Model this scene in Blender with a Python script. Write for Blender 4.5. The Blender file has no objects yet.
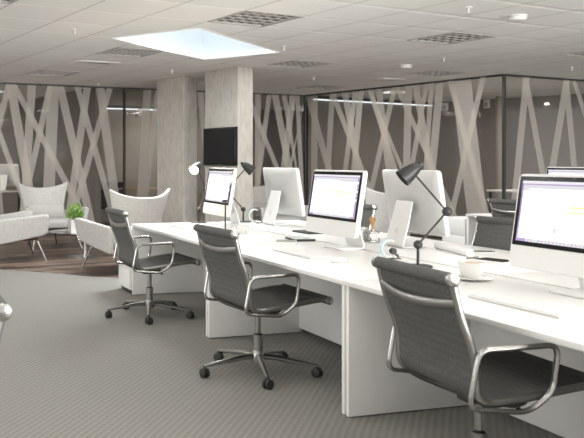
import bpy, bmesh, math, random
from mathutils import Vector, Matrix
random.seed(7)
C = bpy.context.scene.collection
PI = math.pi
F_PX, CX, HZ, EYE = 807.0, 136.0, 161.4, 1.365
CEIL_H = 1.42
CEIL = EYE + CEIL_H

# ------------------------------------------------------------------ places
def at(px, py, d):
    return Vector(((px-CX)/F_PX*d, d, EYE-(py-HZ)/F_PX*d))
def onz(px, py, z=0.0):
    d = (EYE-z)*F_PX/(py-HZ)
    return Vector(((px-CX)/F_PX*d, d, z))
def onceil(px, py):
    return onz(px, py, CEIL)
AL = math.radians(16.46)
U = Vector((-math.sin(AL), math.cos(AL), 0)); V = Vector((math.cos(AL), math.sin(AL), 0))
O0 = Vector((1.1196, 4.288, 0))
def row(s, t, z=0.0):
    p = O0 + U*s + V*t
    return Vector((p.x, p.y, z))
DESK_Z = 0.73

# ------------------------------------------------------------------ materials
def srgb(c):
    return tuple(((x/12.92) if x <= .04045 else ((x+.055)/1.055)**2.4) for x in c)
class NT:
    def __init__(s, name):
        s.m = bpy.data.materials.new(name); s.m.use_nodes = True
        s.t = s.m.node_tree; s.t.nodes.clear()
        s.out = s.n('ShaderNodeOutputMaterial')
    def n(s, typ, **kw):
        nd = s.t.nodes.new(typ)
        for k, v in kw.items(): setattr(nd, k, v)
        return nd
    def l(s, a, b): s.t.links.new(a, b)
    def math(s, op, a, b=None, c=None):
        nd = s.n('ShaderNodeMath', operation=op)
        for i, x in enumerate((a, b, c)):
            if x is None: continue
            if isinstance(x, (int, float)): nd.inputs[i].default_value = x
            else: s.l(x, nd.inputs[i])
        return nd.outputs[0]
    def mix(s, f, a, b):
        nd = s.n('ShaderNodeMix', data_type='RGBA')
        for i, x in ((0, f), (6, a), (7, b)):
            if isinstance(x, (int, float)): nd.inputs[i].default_value = x
            elif isinstance(x, tuple): nd.inputs[i].default_value = (*x[:3], 1)
            else: s.l(x, nd.inputs[i])
        return nd.outputs[2]
    def coord(s, which='Object'):
        return s.n('ShaderNodeTexCoord').outputs[which]
    def bsdf(s, **kw):
        b = s.n('ShaderNodeBsdfPrincipled')
        for k, v in kw.items():
            i = b.inputs[k.replace('_', ' ')]
            if hasattr(v, 'is_output') or isinstance(v, bpy.types.NodeSocket): s.l(v, i)
            elif isinstance(v, tuple): i.default_value = (*v[:3], 1)
            else: i.default_value = v
        s.l(b.outputs[0], s.out.inputs[0])
        return b
    def noise(s, scale, detail=2, vec=None):
        nd = s.n('ShaderNodeTexNoise'); nd.inputs['Scale'].default_value = scale; nd.inputs['Detail'].default_value = detail
        if vec is not None: s.l(vec, nd.inputs['Vector'])
        return nd.outputs[0]
    def bump(s, h, dist, strength=1.0):
        nd = s.n('ShaderNodeBump'); nd.inputs['Distance'].default_value = dist; nd.inputs['Strength'].default_value = strength
        s.l(h, nd.inputs['Height']); return nd.outputs[0]
    def dot(s, vec, d):
        nd = s.n('ShaderNodeVectorMath', operation='DOT_PRODUCT'); s.l(vec, nd.inputs[0]); nd.inputs[1].default_value = d
        return nd.outputs['Value']

def plain(name, col, rough=.5, metal=0.0, var=.04, scale=30.0, spec=.5):
    k = NT(name)
    nz = k.noise(scale, 3, k.coord())
    a = tuple(c*(1-var) for c in col); b = tuple(min(1, c*(1+var)) for c in col)
    k.bsdf(Base_Color=k.mix(nz, a, b), Roughness=rough, Metallic=metal, Specular_IOR_Level=spec)
    return k.m
def emit(name, col, st):
    k = NT(name); e = k.n('ShaderNodeEmission'); e.inputs[0].default_value = (*col, 1); e.inputs[1].default_value = st
    k.l(e.outputs[0], k.out.inputs[0]); return k.m

M = {}
M['white'] = plain('white_laminate', (.74, .735, .715), .35, var=.015, scale=6)
M['whiteplastic'] = plain('white_plastic', (.72, .71, .69), .3, var=.01)
M['ceramic'] = plain('white_ceramic', (.66, .65, .63), .15, var=.01)
M['paper'] = plain('white_paper', (.8, .8, .78), .8, var=.02)
M['grey_edge'] = plain('grey_edge', (.42, .41, .39), .5)
M['chrome'] = plain('polished_metal', (.46, .455, .44), .24, 1.0, .03)
M['alu'] = plain('brushed_aluminium', (.36, .355, .345), .3, 1.0, .05, 60)
M['satin'] = plain('satin_aluminium_case', (.74, .74, .73), .4, .05, .02)
M['caseback'] = plain('grey_case_back', (.54, .54, .53), .45, .2, .04)
M['black'] = plain('black_metal', (.018, .018, .018), .45)
M['rubber'] = plain('black_rubber', (.02, .02, .02), .6)
M['bezel'] = plain('black_glass_border', (.008, .008, .009), .2, spec=.2)
M['darkmetal'] = plain('dark_metal', (.06, .058, .055), .4, .6)
M['wood_pale'] = plain('turned_wood', (.50, .27, .10), .5, var=.15)
M['table_wood'] = plain('pale_wood_edge', (.50, .36, .22), .5, var=.1)
M['darkwall'] = plain('dark_taupe_paint', (.185, .174, .16), .8, var=.03, scale=2)
M['midwall'] = plain('taupe_paint', (.27, .25, .225), .8, var=.03, scale=2)
M['frame'] = plain('dark_frame', (.035, .033, .03), .45)
M['coffee'] = plain('milk_coffee', (.55, .36, .19), .5)
M['brownfab'] = plain('brown_fabric', (.10, .06, .045), .9)
M['tvframe'] = plain('black_screen_frame', (.008, .008, .008), .35, spec=.2)
M['paleblue'] = plain('pale_blue_rim', (.35, .68, .78), .35)
M['leaf'] = plain('leaf_green', (.21, .37, .08), .5, var=.6, scale=25)
M['soil'] = plain('soil', (.05, .035, .025), .95)

def m_glass():
    k = NT('clear_glass')
    tr = k.n('ShaderNodeBsdfTransparent'); tr.inputs[0].default_value = (.86, .85, .83, 1)
    gl = k.n('ShaderNodeBsdfGlossy'); gl.inputs['Roughness'].default_value = .02; gl.inputs[0].default_value = (.9, .9, .9, 1)
    lw = k.n('ShaderNodeLayerWeight'); lw.inputs[0].default_value = .28
    f = k.math('MULTIPLY', lw.outputs['Fresnel'], 1.0)
    mx = k.n('ShaderNodeMixShader'); k.l(f, mx.inputs[0]); k.l(tr.outputs[0], mx.inputs[1]); k.l(gl.outputs[0], mx.inputs[2])
    k.l(mx.outputs[0], k.out.inputs[0]); return k.m
M['glass'] = m_glass()
def m_film():
    k = NT('frosted_film')
    tr = k.n('ShaderNodeBsdfTransparent'); tr.inputs[0].default_value = (1, .98, .95, 1)
    df = k.n('ShaderNodeBsdfDiffuse'); df.inputs[0].default_value = (.78, .745, .70, 1)
    tl = k.n('ShaderNodeBsdfTranslucent'); tl.inputs[0].default_value = (.78, .745, .70, 1)
    m1 = k.n('ShaderNodeMixShader'); m1.inputs[0].default_value = .25; k.l(df.outputs[0], m1.inputs[1]); k.l(tl.outputs[0], m1.inputs[2])
    m2 = k.n('ShaderNodeMixShader'); m2.inputs[0].default_value = .43; k.l(tr.outputs[0], m2.inputs[1]); k.l(m1.outputs[0], m2.inputs[2])
    k.l(m2.outputs[0], k.out.inputs[0]); return k.m
M['film'] = m_film()

T = 0.6892; YAW = .4749; A0 = 3.0075; B0 = 4.890
DA = (math.cos(YAW), math.sin(YAW), 0); DB = (-math.sin(YAW), math.cos(YAW), 0)
def m_ceiling():
    k = NT('ceiling_tiles'); co = k.coord()
    def cells(d, o):
        x = k.math('DIVIDE', k.math('SUBTRACT', k.dot(co, d), o), T)
        r = k.math('FRACT', k.math('ADD', x, .5))
        return x, k.math('ABSOLUTE', k.math('SUBTRACT', r, .5))
    xa, fa = cells(DA, A0); xb, fb = cells(DB, B0)
    la = k.math('LESS_THAN', fa, .0085); lb = k.math('LESS_THAN', fb, .030)
    cb = k.n('ShaderNodeCombineXYZ'); k.l(k.math('FLOOR', xa), cb.inputs[0]); k.l(k.math('FLOOR', xb), cb.inputs[1])
    wn = k.n('ShaderNodeTexWhiteNoise'); k.l(cb.outputs[0], wn.inputs['Vector'])
    base = k.mix(wn.outputs['Value'], (.82, .815, .80), (.86, .855, .84))
    c1 = k.mix(lb, base, (.93, .925, .91))
    c2 = k.mix(la, c1, (.36, .34, .32))
    h = k.math('MINIMUM', k.math('MULTIPLY', fb, 12), 1)
    k.bsdf(Base_Color=c2, Roughness=.85, Normal=k.bump(h, .012, .6))
    return k.m
M['ceiling'] = m_ceiling()
def m_carpet():
    k = NT('ribbed_carpet'); co = k.coord()
    a = math.radians(68)
    x = k.dot(co, (math.sin(a), -math.cos(a), 0)); y = k.dot(co, (math.cos(a), math.sin(a), 0))
    nz = k.noise(55, 3, co)
    xr = k.math('ADD', k.math('DIVIDE', x, .037), k.math('MULTIPLY', nz, .35))
    s1 = k.math('SINE', k.math('MULTIPLY', xr, 2*PI))
    yr = k.math('ADD', k.math('DIVIDE', y, .05), k.math('MULTIPLY', k.math('FLOOR', xr), .5))
    s2 = k.math('SINE', k.math('MULTIPLY', yr, 2*PI))
    h = k.math('ADD', k.math('MULTIPLY', s1, .5), k.math('MULTIPLY', s2, .16))
    fine = k.noise(420, 2, co)
    h2 = k.math('ADD', k.math('ADD', k.math('MULTIPLY', h, .5), .5), k.math('MULTIPLY', k.math('SUBTRACT', fine, .5), .9))
    cr = k.n('ShaderNodeClamp'); k.l(h2, cr.inputs[0])
    big = k.noise(1.1, 2, co)
    col = k.mix(cr.outputs[0], (.185, .181, .165), (.30, .294, .272))
    col = k.mix(k.math('MULTIPLY', big, .22), col, (.24, .225, .20))
    k.bsdf(Base_Color=col, Roughness=.95, Normal=k.bump(h2, .006, .5), Specular_IOR_Level=.15)
    return k.m
M['carpet'] = m_carpet()
def m_wood():
    k = NT('dark_plank_floor'); co = k.coord()
    a = YAW
    x = k.dot(co, (math.cos(a), math.sin(a), 0)); y = k.dot(co, (-math.sin(a), math.cos(a), 0))
    ry = k.math('DIVIDE', y, .14); iy = k.math('FLOOR', ry)
    w1 = k.n('ShaderNodeTexWhiteNoise', noise_dimensions='1D'); k.l(iy, w1.inputs['W'])
    rx = k.math('ADD', k.math('DIVIDE', x, 1.1), k.math('MULTIPLY', w1.outputs['Value'], 7)); ix = k.math('FLOOR', rx)
    cb = k.n('ShaderNodeCombineXYZ'); k.l(ix, cb.inputs[0]); k.l(iy, cb.inputs[1])
    w2 = k.n('ShaderNodeTexWhiteNoise'); k.l(cb.outputs[0], w2.inputs['Vector'])
    cg = k.n('ShaderNodeCombineXYZ'); k.l(k.math('MULTIPLY', x, 2.0), cg.inputs[0]); k.l(k.math('MULTIPLY', y, 22), cg.inputs[1])
    g = k.noise(1.0, 5, cg.outputs[0])
    mixf = k.math('ADD', k.math('MULTIPLY', w2.outputs['Value'], .65), k.math('MULTIPLY', g, .5))
    cl = k.n('ShaderNodeClamp'); k.l(mixf, cl.inputs[0])
    ramp = k.n('ShaderNodeValToRGB'); e = ramp.color_ramp.elements
    e[0].position = .22; e[0].color = (.022, .014, .010, 1); e[1].position = .95; e[1].color = (.24, .17, .13, 1)
    m_ = e.new(.5); m_.color = (.078, .046, .034, 1)
    k.l(cl.outputs[0], ramp.inputs[0])
    gap = k.math('LESS_THAN', k.math('FRACT', ry), .05)
    col = k.mix(gap, ramp.outputs[0], (.03, .02, .015))
    k.bsdf(Base_Color=col, Roughness=.42)
    return k.m
M['wood'] = m_wood()
def m_concrete():
    k = NT('board_marked_concrete'); co = k.coord()
    mp = k.n('ShaderNodeMapping'); mp.inputs['Scale'].default_value = (12, 12, 4.0); k.l(co, mp.inputs[0])
    n1 = k.noise(1.6, 5, mp.outputs[0]); n2 = k.noise(3.0, 4, co)
    f = k.math('ADD', k.math('MULTIPLY', n1, .75), k.math('MULTIPLY', n2, .35))
    r = k.n('ShaderNodeValToRGB'); e = r.color_ramp.elements
    e[0].position = .28; e[0].color = (.32, .300, .262, 1); e[1].position = .80; e[1].color = (.50, .48, .435, 1)
    k.l(f, r.inputs[0])
    k.bsdf(Base_Color=r.outputs[0], Roughness=.85, Normal=k.bump(n1, .004, .5))
    return k.m
M['concrete'] = m_concrete()
def m_weave(name, ca, cb_, sc, bs=.002):
    k = NT(name); co = k.coord()
    ch = k.n('ShaderNodeTexNoise'); ch.inputs['Scale'].default_value = sc; ch.inputs['Detail'].default_value = 4; k.l(co, ch.inputs[0])
    mp = k.n('ShaderNodeMapping'); mp.inputs['Scale'].default_value = (1, 1, .15); k.l(co, mp.inputs[0])
    n2 = k.noise(sc*1.4, 2, mp.outputs[0])
    f = k.math('MULTIPLY', k.math('ADD', ch.outputs[0], n2), .5)
    r = k.n('ShaderNodeValToRGB'); e = r.color_ramp.elements
    e[0].position = .36; e[0].color = (*ca, 1); e[1].position = .64; e[1].color = (*cb_, 1); k.l(f, r.inputs[0])
    k.bsdf(Base_Color=r.outputs[0], Roughness=.95, Normal=k.bump(f, bs, .6), Specular_IOR_Level=.2)
    return k.m
M['wool'] = m_weave('pale_grey_wool', (.42, .415, .40), (.54, .53, .51), 60)
M['wool_warm'] = m_weave('beige_grey_wool', (.36, .335, .29), (.60, .565, .50), 70)
M['mesh'] = m_weave('charcoal_mesh', (.072, .072, .070), (.135, .135, .13), 160, .001)

# ------------------------------------------------------------------ mesh building
def fillet(pts, r, n=6, closed=False):
    pts = [Vector(p) for p in pts]; out = []; N = len(pts)
    for i, p in enumerate(pts):
        if not closed and i in (0, N-1): out.append(p); continue
        a = pts[i-1]-p; b = pts[(i+1) % N]-p
        rr = min(r, a.length*.49, b.length*.49)
        p0 = p+a.normalized()*rr; p2 = p+b.normalized()*rr
        for j in range(n+1):
            t = j/n
            out.append(p0*(1-t)**2+p*2*t*(1-t)+p2*t*t)
    return out
def spline(pts, n=8):
    P = [Vector(p) for p in pts]; P = [P[0]*2-P[1]]+P+[P[-1]*2-P[-2]]; out = []
    for i in range(1, len(P)-2):
        a, b, c, d = P[i-1:i+3]
        for j in range(n):
            t = j/n
            out.append(.5*((2*b)+(c-a)*t+(2*a-5*b+4*c-d)*t*t+(3*b-a-3*c+d)*t**3))
    out.append(P[-2]); return out

class MB:
    def __init__(s): s.bm = bmesh.new(); s.mi = 0
    def _merge(s, tb, mat=None):
        if mat is not None: tb.transform(mat)
        me = bpy.data.meshes.new('t'); tb.to_mesh(me); tb.free()
        n0 = len(s.bm.faces); s.bm.from_mesh(me); bpy.data.meshes.remove(me)
        s.bm.faces.ensure_lookup_table()
        for i in range(n0, len(s.bm.faces)): s.bm.faces[i].material_index = s.mi
    def box(s, c, size, bev=0, rot=None, seg=2, taper=None):
        tb = bmesh.new(); bmesh.ops.create_cube(tb, size=1)
        for v in tb.verts:
            k = 1
            if taper and v.co.z < 0: k = taper
            v.co = Vector((v.co.x*size[0]*k, v.co.y*size[1]*k, v.co.z*size[2]))
        if bev: bmesh.ops.bevel(tb, geom=tb.edges[:], offset=bev, segments=seg, profile=.5, affect='EDGES')
        m = Matrix.Translation(Vector(c))
        if rot is not None: m = m @ (rot if isinstance(rot, Matrix) else Matrix.Rotation(rot, 4, 'Z'))
        s._merge(tb, m); return s
    def tube(s, pts, r, seg=10, closed=False, flat=None, cap=True):
        pts = [Vector(p) for p in pts]; N = len(pts); tb = s.bm; rings = []
        rad = r if isinstance(r, (list, tuple)) else [r]*N
        tan = []
        for i in range(N):
            if closed: t = pts[(i+1) % N]-pts[i-1]
            else: t = pts[min(i+1, N-1)]-pts[max(i-1, 0)]
            tan.append(t.normalized() if t.length > 1e-9 else Vector((0, 0, 1)))
        ref = Vector((0, 0, 1)) if abs(tan[0].z) < .9 else Vector((1, 0, 0))
        if flat: ref = Vector(flat[0])
        nrm = (ref-tan[0]*ref.dot(tan[0])).normalized()
        for i in range(N):
            if flat: nrm = Vector(flat[0])
            nrm = (nrm-tan[i]*nrm.dot(tan[i])).normalized(); bn = tan[i].cross(nrm)
            k = flat[1] if flat else 1
            rings.append([tb.verts.new(pts[i]+nrm*math.cos(2*PI*j/seg)*rad[i]*k+bn*math.sin(2*PI*j/seg)*rad[i]) for j in range(seg)])
        for i in range(N if closed else N-1):
            a, b = rings[i], rings[(i+1) % N]
            for j in range(seg):
                f = tb.faces.new((a[j], a[(j+1) % seg], b[(j+1) % seg], b[j])); f.material_index = s.mi
        if cap and not closed:
            f = tb.faces.new(rings[0][::-1]); f.material_index = s.mi
            f = tb.faces.new(rings[-1]); f.material_index = s.mi
        return s
    def lathe(s, prof, c=(0, 0, 0), seg=28, mat=None):
        tb = bmesh.new(); rings = []
        for r, z in prof:
            if r < 1e-5: rings.append([tb.verts.new((0, 0, z))])
            else: rings.append([tb.verts.new((r*math.cos(2*PI*j/seg), r*math.sin(2*PI*j/seg), z)) for j in range(seg)])
        for a, b in zip(rings, rings[1:]):
            for j in range(seg):
                j2 = (j+1) % seg
                if len(a) == 1 and len(b) == 1: continue
                if len(a) == 1: tb.faces.new((a[0], b[j2], b[j]))
                elif len(b) == 1: tb.faces.new((a[j], a[j2], b[0]))
                else: tb.faces.new((a[j], a[j2], b[j2], b[j]))
        bmesh.ops.recalc_face_normals(tb, faces=tb.faces[:])
        m = Matrix.Translation(Vector(c))
        if mat is not None: m = m @ mat
        s._merge(tb, m); return s
    def ball(s, c, r, seg=16):
        n = seg//2
        return s.lathe([(r*math.sin(PI*i/n), -r*math.cos(PI*i/n)) for i in range(n+1)], c, seg)
    def grid(s, fn, nu, nv, closed_u=False):
        vs = [[s.bm.verts.new(fn(i/nu, j/nv)) for j in range(nv+1)] for i in range(nu+1)]
        for i in range(nu):
            for j in range(nv):
                f = s.bm.faces.new((vs[i][j], vs[i+1][j], vs[i+1][j+1], vs[i][j+1])); f.material_index = s.mi
        return s
    def slab(s, fn, nu, nv, th):
        """thick sheet: fn(u,v)->point ; th thickness along the surface normal"""
        e = 1e-3
        def nr(u, v):
            a = fn(min(u+e, 1), v)-fn(max(u-e, 0), v); b = fn(u, min(v+e, 1))-fn(u, max(v-e, 0))
            n = a.cross(b); return n.normalized() if n.length > 1e-12 else Vector((0, 0, 1))
        bm = s.bm
        P = []; Q = []
        for i in range(nu+1):
            P.append([]); Q.append([])
            for j in range(nv+1):
                u, v = i/nu, j/nv; p = fn(u, v); n = nr(u, v); t = th(u, v) if callable(th) else th
                P[i].append(bm.verts.new(p+n*t/2)); Q[i].append(bm.verts.new(p-n*t/2))
        fs = []
        for i in range(nu):
            for j in range(nv):
                fs.append(bm.faces.new((P[i][j], P[i+1][j], P[i+1][j+1], P[i][j+1])))
                fs.append(bm.faces.new((Q[i][j], Q[i][j+1], Q[i+1][j+1], Q[i+1][j])))
        for i in range(nu):
            for j in (0, nv):
                a = (P[i][j], Q[i][j], Q[i+1][j], P[i+1][j]); fs.append(bm.faces.new(a if j == 0 else a[::-1]))
        for j in range(nv):
            for i in (0, nu):
                a = (P[i][j], P[i][j+1], Q[i][j+1], Q[i][j]); fs.append(bm.faces.new(a if i == 0 else a[::-1]))
        for f in fs: f.material_index = s.mi
        return s
    def quad(s, pts):
        f = s.bm.faces.new([s.bm.verts.new(Vector(p)) for p in pts]); f.material_index = s.mi; return s
    def prism(s, poly, z0, z1):
        a = [s.bm.verts.new((p[0], p[1], z0)) for p in poly]; b = [s.bm.verts.new((p[0], p[1], z1)) for p in poly]
        n = len(poly); fs = [s.bm.faces.new(a[::-1]), s.bm.faces.new(b)]
        for i in range(n): fs.append(s.bm.faces.new((a[i], a[(i+1) % n], b[(i+1) % n], b[i])))
        for f in fs: f.material_index = s.mi
        return s
    def build(s, name, mats, parent=None, smooth=True, recalc=True, sub=0, bevel=0):
        if recalc: bmesh.ops.recalc_face_normals(s.bm, faces=s.bm.faces[:])
        me = bpy.data.meshes.new(name); s.bm.to_mesh(me); s.bm.free()
        for m in (mats if isinstance(mats, (list, tuple)) else [mats]): me.materials.append(M[m] if isinstance(m, str) else m)
        if smooth:
            me.shade_smooth(); me.set_sharp_from_angle(angle=math.radians(38))
        o = bpy.data.objects.new(name, me); C.objects.link(o)
        if parent is not None: o.parent = parent
        if bevel:
            md = o.modifiers.new('b', 'BEVEL'); md.width = bevel; md.segments = 3; md.limit_method = 'ANGLE'; md.angle_limit = math.radians(40)
        if sub:
            md = o.modifiers.new('s', 'SUBSURF'); md.levels = sub; md.render_levels = sub
        return o

def tag(o, label=None, cat=None, group=None, kind=None):
    if label: o['label'] = label
    if cat: o['category'] = cat
    if group: o['group'] = group
    if kind: o['kind'] = kind
    return o
def thing(name, label, cat, loc=(0, 0, 0), rz=0.0, group=None):
    o = bpy.data.objects.new(name, None); C.objects.link(o); o.empty_display_size = .1
    o.location = loc; o.rotation_euler = (0, 0, rz)
    return tag(o, label, cat, group)
KIDS = {}
def copy_tree(o, parent=None):
    c = o.copy(); C.objects.link(c)
    if parent is not None: c.parent = parent
    for ch in [x for x in o.children]: copy_tree(ch, c)
    return c
def dup(root, loc, rz, label, group=None):
    c = copy_tree(root); c.location = loc; c.rotation_euler = (0, 0, rz); c['label'] = label
    if group: c['group'] = group
    return c
def struct(name, mb, mats, parent=None, **kw):
    o = mb.build(name, mats, parent, **kw)
    if parent is None: o['kind'] = 'structure'
    return o

# ------------------------------------------------------------------ glass wall corner points (plan)
K0 = onceil(0, 82.2); K1 = onceil(305, 95.2); K2 = onceil(504, 74); K3 = onceil(584, 79.9)
def p2(v): return Vector((v.x, v.y, 0))
K0, K1, K2, K3 = map(p2, (K0, K1, K2, K3))
KL = K0 + (K0-K1).normalized()*5.0
KR = K3 + (K3-K2).normalized()*3.5
dBack = (K1-K0).normalized(); dSide = (K2-K1).normalized(); dRight = (K3-K2).normalized()
def onplane(px, P, d):
    """plan point on the vertical plane through P along d seen at image column px"""
    k = (px-CX)/F_PX   # X = k*Y
    t = (k*P.y-P.x)/(d.x-k*d.y)
    return P+d*t
nBack = Vector((-dBack.y, dBack.x, 0)); nSide = Vector((-dSide.y, dSide.x, 0)); nRight = Vector((-dRight.y, dRight.x, 0))

# ------------------------------------------------------------------ floor + ceiling
mb = MB(); mb.prism([(-14, -5), (16, -5), (16, 27), (-14, 27)], -.1, 0)
struct('floor', mb, 'carpet', smooth=False)
edge = [onz(0, 269.3), onz(30, 271.2), onz(60, 273.8), onz(90, 276.2), onz(116, 277.8)]
edge = [(p.x, p.y) for p in edge]
left = [(-5.0, 12.5), (-3.4, 11.3), (-2.4, 10.65)]
right = [(.35, 9.36), (.9, 9.28), (1.6, 9.3), (2.6, 9.55), (3.6, 10.1), (4.5, 10.9), (5.2, 12.0)]
far = [tuple((K2+Vector((-.12, .1, 0)))[:2]), tuple((K1+Vector((-.05, -.08, 0)))[:2]), tuple((KL-nBack*.05)[:2])]
mb = MB(); mb.prism([(p[0], p[1]) for p in left+edge+right]+far, 0.0, .004)
fw = struct('floor_wood', mb, 'wood', smooth=False); fw['label'] = 'dark brown plank floor of the lounge behind the desks'

lampspots = {}
def cell_of(px, py):
    p = onceil(px, py)
    i = math.floor((p.x*DA[0]+p.y*DA[1]-A0)/T); j = math.floor((p.x*DB[0]+p.y*DB[1]-B0)/T)
    return i, j
def cell_center(i, j):
    u = A0+(i+.5)*T; w = B0+(j+.5)*T
    return Vector((u*DA[0]+w*DB[0], u*DA[1]+w*DB[1], CEIL))
lamps = [((258, 18.5), 'square louvred ceiling light just above and right of the bright skylight'),
         ((135, 52), 'louvred ceiling light left of the skylight, just below its left corner'),
         ((56, 72.5), 'small louvred ceiling light farthest left, near the top of the glass wall'),
         ((455, 38.5), 'large bright-celled louvred ceiling light at upper right between two smoke detectors'),
         ((301, 63.5), 'louvred ceiling light just right of the taller concrete pillar'),
         ((435, 72.6), 'faint louvred ceiling light in front of the side glass wall'),
         ((322, 86), 'faint farthest louvred ceiling light above the corner where the glass walls meet'),
         ((6, -1), 'louvred ceiling light cut off by the top left corner of the picture'),
         ((583, 53), 'louvred ceiling light cut off at the right edge'),
         ((194, 80), 'small louvred ceiling light seen between the two concrete pillars')]
holes = {}
for (p, lab) in lamps: holes[cell_of(*p)] = lab
sky = [onceil(112, 37.6), onceil(198.4, 27.7), onceil(279, 51.8), onceil(203.5, 59.2)]
skyc = sum(sky, Vector())/4
def build_ceiling():
    bm = bmesh.new(); i0, i1, j0, j1 = -26, 30, -22, 32
    V_ = {}
    def vert(i, j):
        if (i, j) not in V_:
            u = A0+i*T; w = B0+j*T
            V_[(i, j)] = bm.verts.new((u*DA[0]+w*DB[0], u*DA[1]+w*DB[1], CEIL))
        return V_[(i, j)]
    for i in range(i0, i1):
        for j in range(j0, j1):
            if (i, j) in holes: continue
            c = cell_center(i, j)
            if not (-14 < c.x < 16 and -5 < c.y < 27): continue
            bm.faces.new((vert(i, j), vert(i, j+1), vert(i+1, j+1), vert(i+1, j)))
    for k in range(4):
        a, b = sky[k], sky[(k+1) % 4]; n = Vector((b.y-a.y, a.x-b.x, 0))
        near = [f for f in bm.faces if (f.calc_center_median()-skyc).length < 2.6]
        g = near+list({e for f in near for e in f.edges})+list({v for f in near for v in f.verts})
        bmesh.ops.bisect_plane(bm, geom=g, plane_co=a, plane_no=n, dist=1e-5)
    def inside(p):
        return all(((sky[(k+1) % 4]-sky[k]).cross(p-sky[k])).z > 0 for k in range(4))
    kill = [f for f in bm.faces if inside(f.calc_center_median())]
    bmesh.ops.delete(bm, geom=kill, context='FACES')
    me = bpy.data.meshes.new('ceiling'); 
    for f in bm.faces:
        if f.normal.z > 0: f.normal_flip()
    bm.to_mesh(me); bm.free(); me.materials.append(M['ceiling'])
    o = bpy.data.objects.new('ceiling', me); C.objects.link(o); o['kind'] = 'structure'
build_ceiling()

# skylight well
M['skyshaft'] = plain('white_shaft', (.72, .765, .79), .8, var=.01, scale=3)
M['skypane'] = emit('daylight_pane', (.90, .96, 1.0), 3.0)
HS = 1.0
mb = MB()
for k in range(4):
    a, b = sky[k], sky[(k+1) % 4]; up = Vector((0, 0, HS))
    mb.quad((a, b, b+up, a+up))
w1 = struct('window_1', mb, 'skyshaft', smooth=False, recalc=False)
w1['label'] = 'bright tilted rectangular skylight well in the ceiling'
mb = MB(); mb.quad([p+Vector((0, 0, HS)) for p in sky][::-1]); mb.build('pane', 'skypane', w1, smooth=False, recalc=False)
mb = MB()
for k in range(4):
    a, b = sky[k], sky[(k+1) % 4]; mb.tube((a+Vector((0, 0, .0)), b), .012, 4)
mb.build('trim_strip', 'white', w1, smooth=False)

# ceiling lights
M['louvre'] = plain('louvre_metal', (.50, .48, .45), .45, .1, .03)
M['lampback'] = plain('lamp_housing', (.035, .032, .028), .6)
def lamp_tree():
    r = thing('ceiling_light', 'x', 'ceiling light')
    h = T/2
    mb = MB()
    for sx, sy in ((1, 0), (-1, 0), (0, 1), (0, -1)):
        mb.box((sx*(h-.012), sy*(h-.012), .004), (.024 if sx else 2*h-.002, .024 if sy else 2*h-.05, .022))
    mb.build('frame', 'grey_edge', r, smooth=False)
    mb = MB(); mb.box((0, 0, .085), (2*h-.01, 2*h-.01, .01))
    for sx, sy in ((1, 0), (-1, 0), (0, 1), (0, -1)):
        mb.box((sx*(h-.008), sy*(h-.008), .06), (.008 if sx else 2*h-.02, .008 if sy else 2*h-.02, .10))
    mb.build('housing', 'lampback', r, smooth=False)
    mb = MB(); n = 5; st = (2*h-.05)/n
    for i in range(n+1):
        x = -h+.025+i*st
        mb.box((x, 0, .008), (.022, 2*h-.05, .010))
        mb.box((0, x, .0085), (2*h-.05, .022, .010))
    mb.build('louvre', 'louvre', r, smooth=False)
    mb = MB()
    for i in range(n):
        for j in range(n):
            if (i+j) % 2: continue
            mb.quad([(-h+.025+(i+a)*st, -h+.025+(j+b)*st,   .075) for a, b in ((.15, .15), (.15, .85), (.85, .85), (.85, .15))])
    mb.build('lamp_tube', emit('dim_lamp', (1, .95, .86), .22), r, smooth=False)
    return r
first = None
for (i, j), lab in holes.items():
    c = cell_center(i, j)
    if first is None:
        first = lamp_tree(); first.location = c; first.rotation_euler = (0, 0, YAW); first['label'] = lab; first['group'] = 'recessed ceiling lights'
    else: dup(first, c, YAW, lab)

# small ceiling things
def sprinkler_tree():
    r = thing('ceiling_sprinkler', 'x', 'sprinkler', group='ceiling sprinklers')
    mb = MB(); mb.lathe([(0, .004), (.03, .004), (.03, -.008), (.008, -.012), (.008, -.05), (0, -.05)]); mb.build('stem', 'whiteplastic', r)
    mb = MB(); mb.lathe([(0, -.05), (.022, -.05), (.022, -.055), (0, -.056)]); mb.build('deflector', 'whiteplastic', r)
    return r
sp = None
for (x, y, lab) in [(75, 29, 'white ceiling sprinkler left of the skylight near the top left'), (284, 46, 'white ceiling sprinkler by the right corner of the skylight'),
                    (313.5, 77, 'white ceiling sprinkler above the dark glass-wall corner'), (443.8, 58, 'white ceiling sprinkler between the bright louvred light and the faint one below'),
                    (468.5, 7, 'white ceiling sprinkler at the top, left of the drum-shaped smoke detector'), (571.9, 67, 'white ceiling sprinkler at far right below the cut-off light'),
                    (172, 70, 'white ceiling sprinkler in front of the left concrete pillar'), (98.5, 83, 'white ceiling sprinkler at the top of the left glass wall')]:
    p = onceil(x, y)
    if sp is None: sp = sprinkler_tree(); sp.location = p; sp['label'] = lab
    else: dup(sp, p, 0, lab)
sd = None
for (x, y, s, lab) in [(517.8, 15.5, 1, 'white drum-shaped smoke detector on the ceiling at upper right'), (406, 65, .8, 'small white smoke detector on the ceiling in front of the side glass wall')]:
    p = onceil(x, y)
    if sd is None:
        sd = thing('smoke_detector', lab, 'smoke detector', p, group='smoke detectors')
        mb = MB(); mb.lathe([(0, 0), (.085, 0), (.085, -.02), (.075, -.045), (.05, -.055), (0, -.056)]); mb.build('housing', 'whiteplastic', sd)
        mb = MB(); mb.lathe([(.0855, -.012), (.087, -.012), (.087, -.018), (.0855, -.018)]); mb.build('ring', 'grey_edge', sd)
    else: dup(sd, p, 0, lab)
vt = thing('ceiling_vent', 'slim white slotted air vent in the ceiling left of the skylight', 'vent', onceil(98, 62), YAW)
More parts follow.
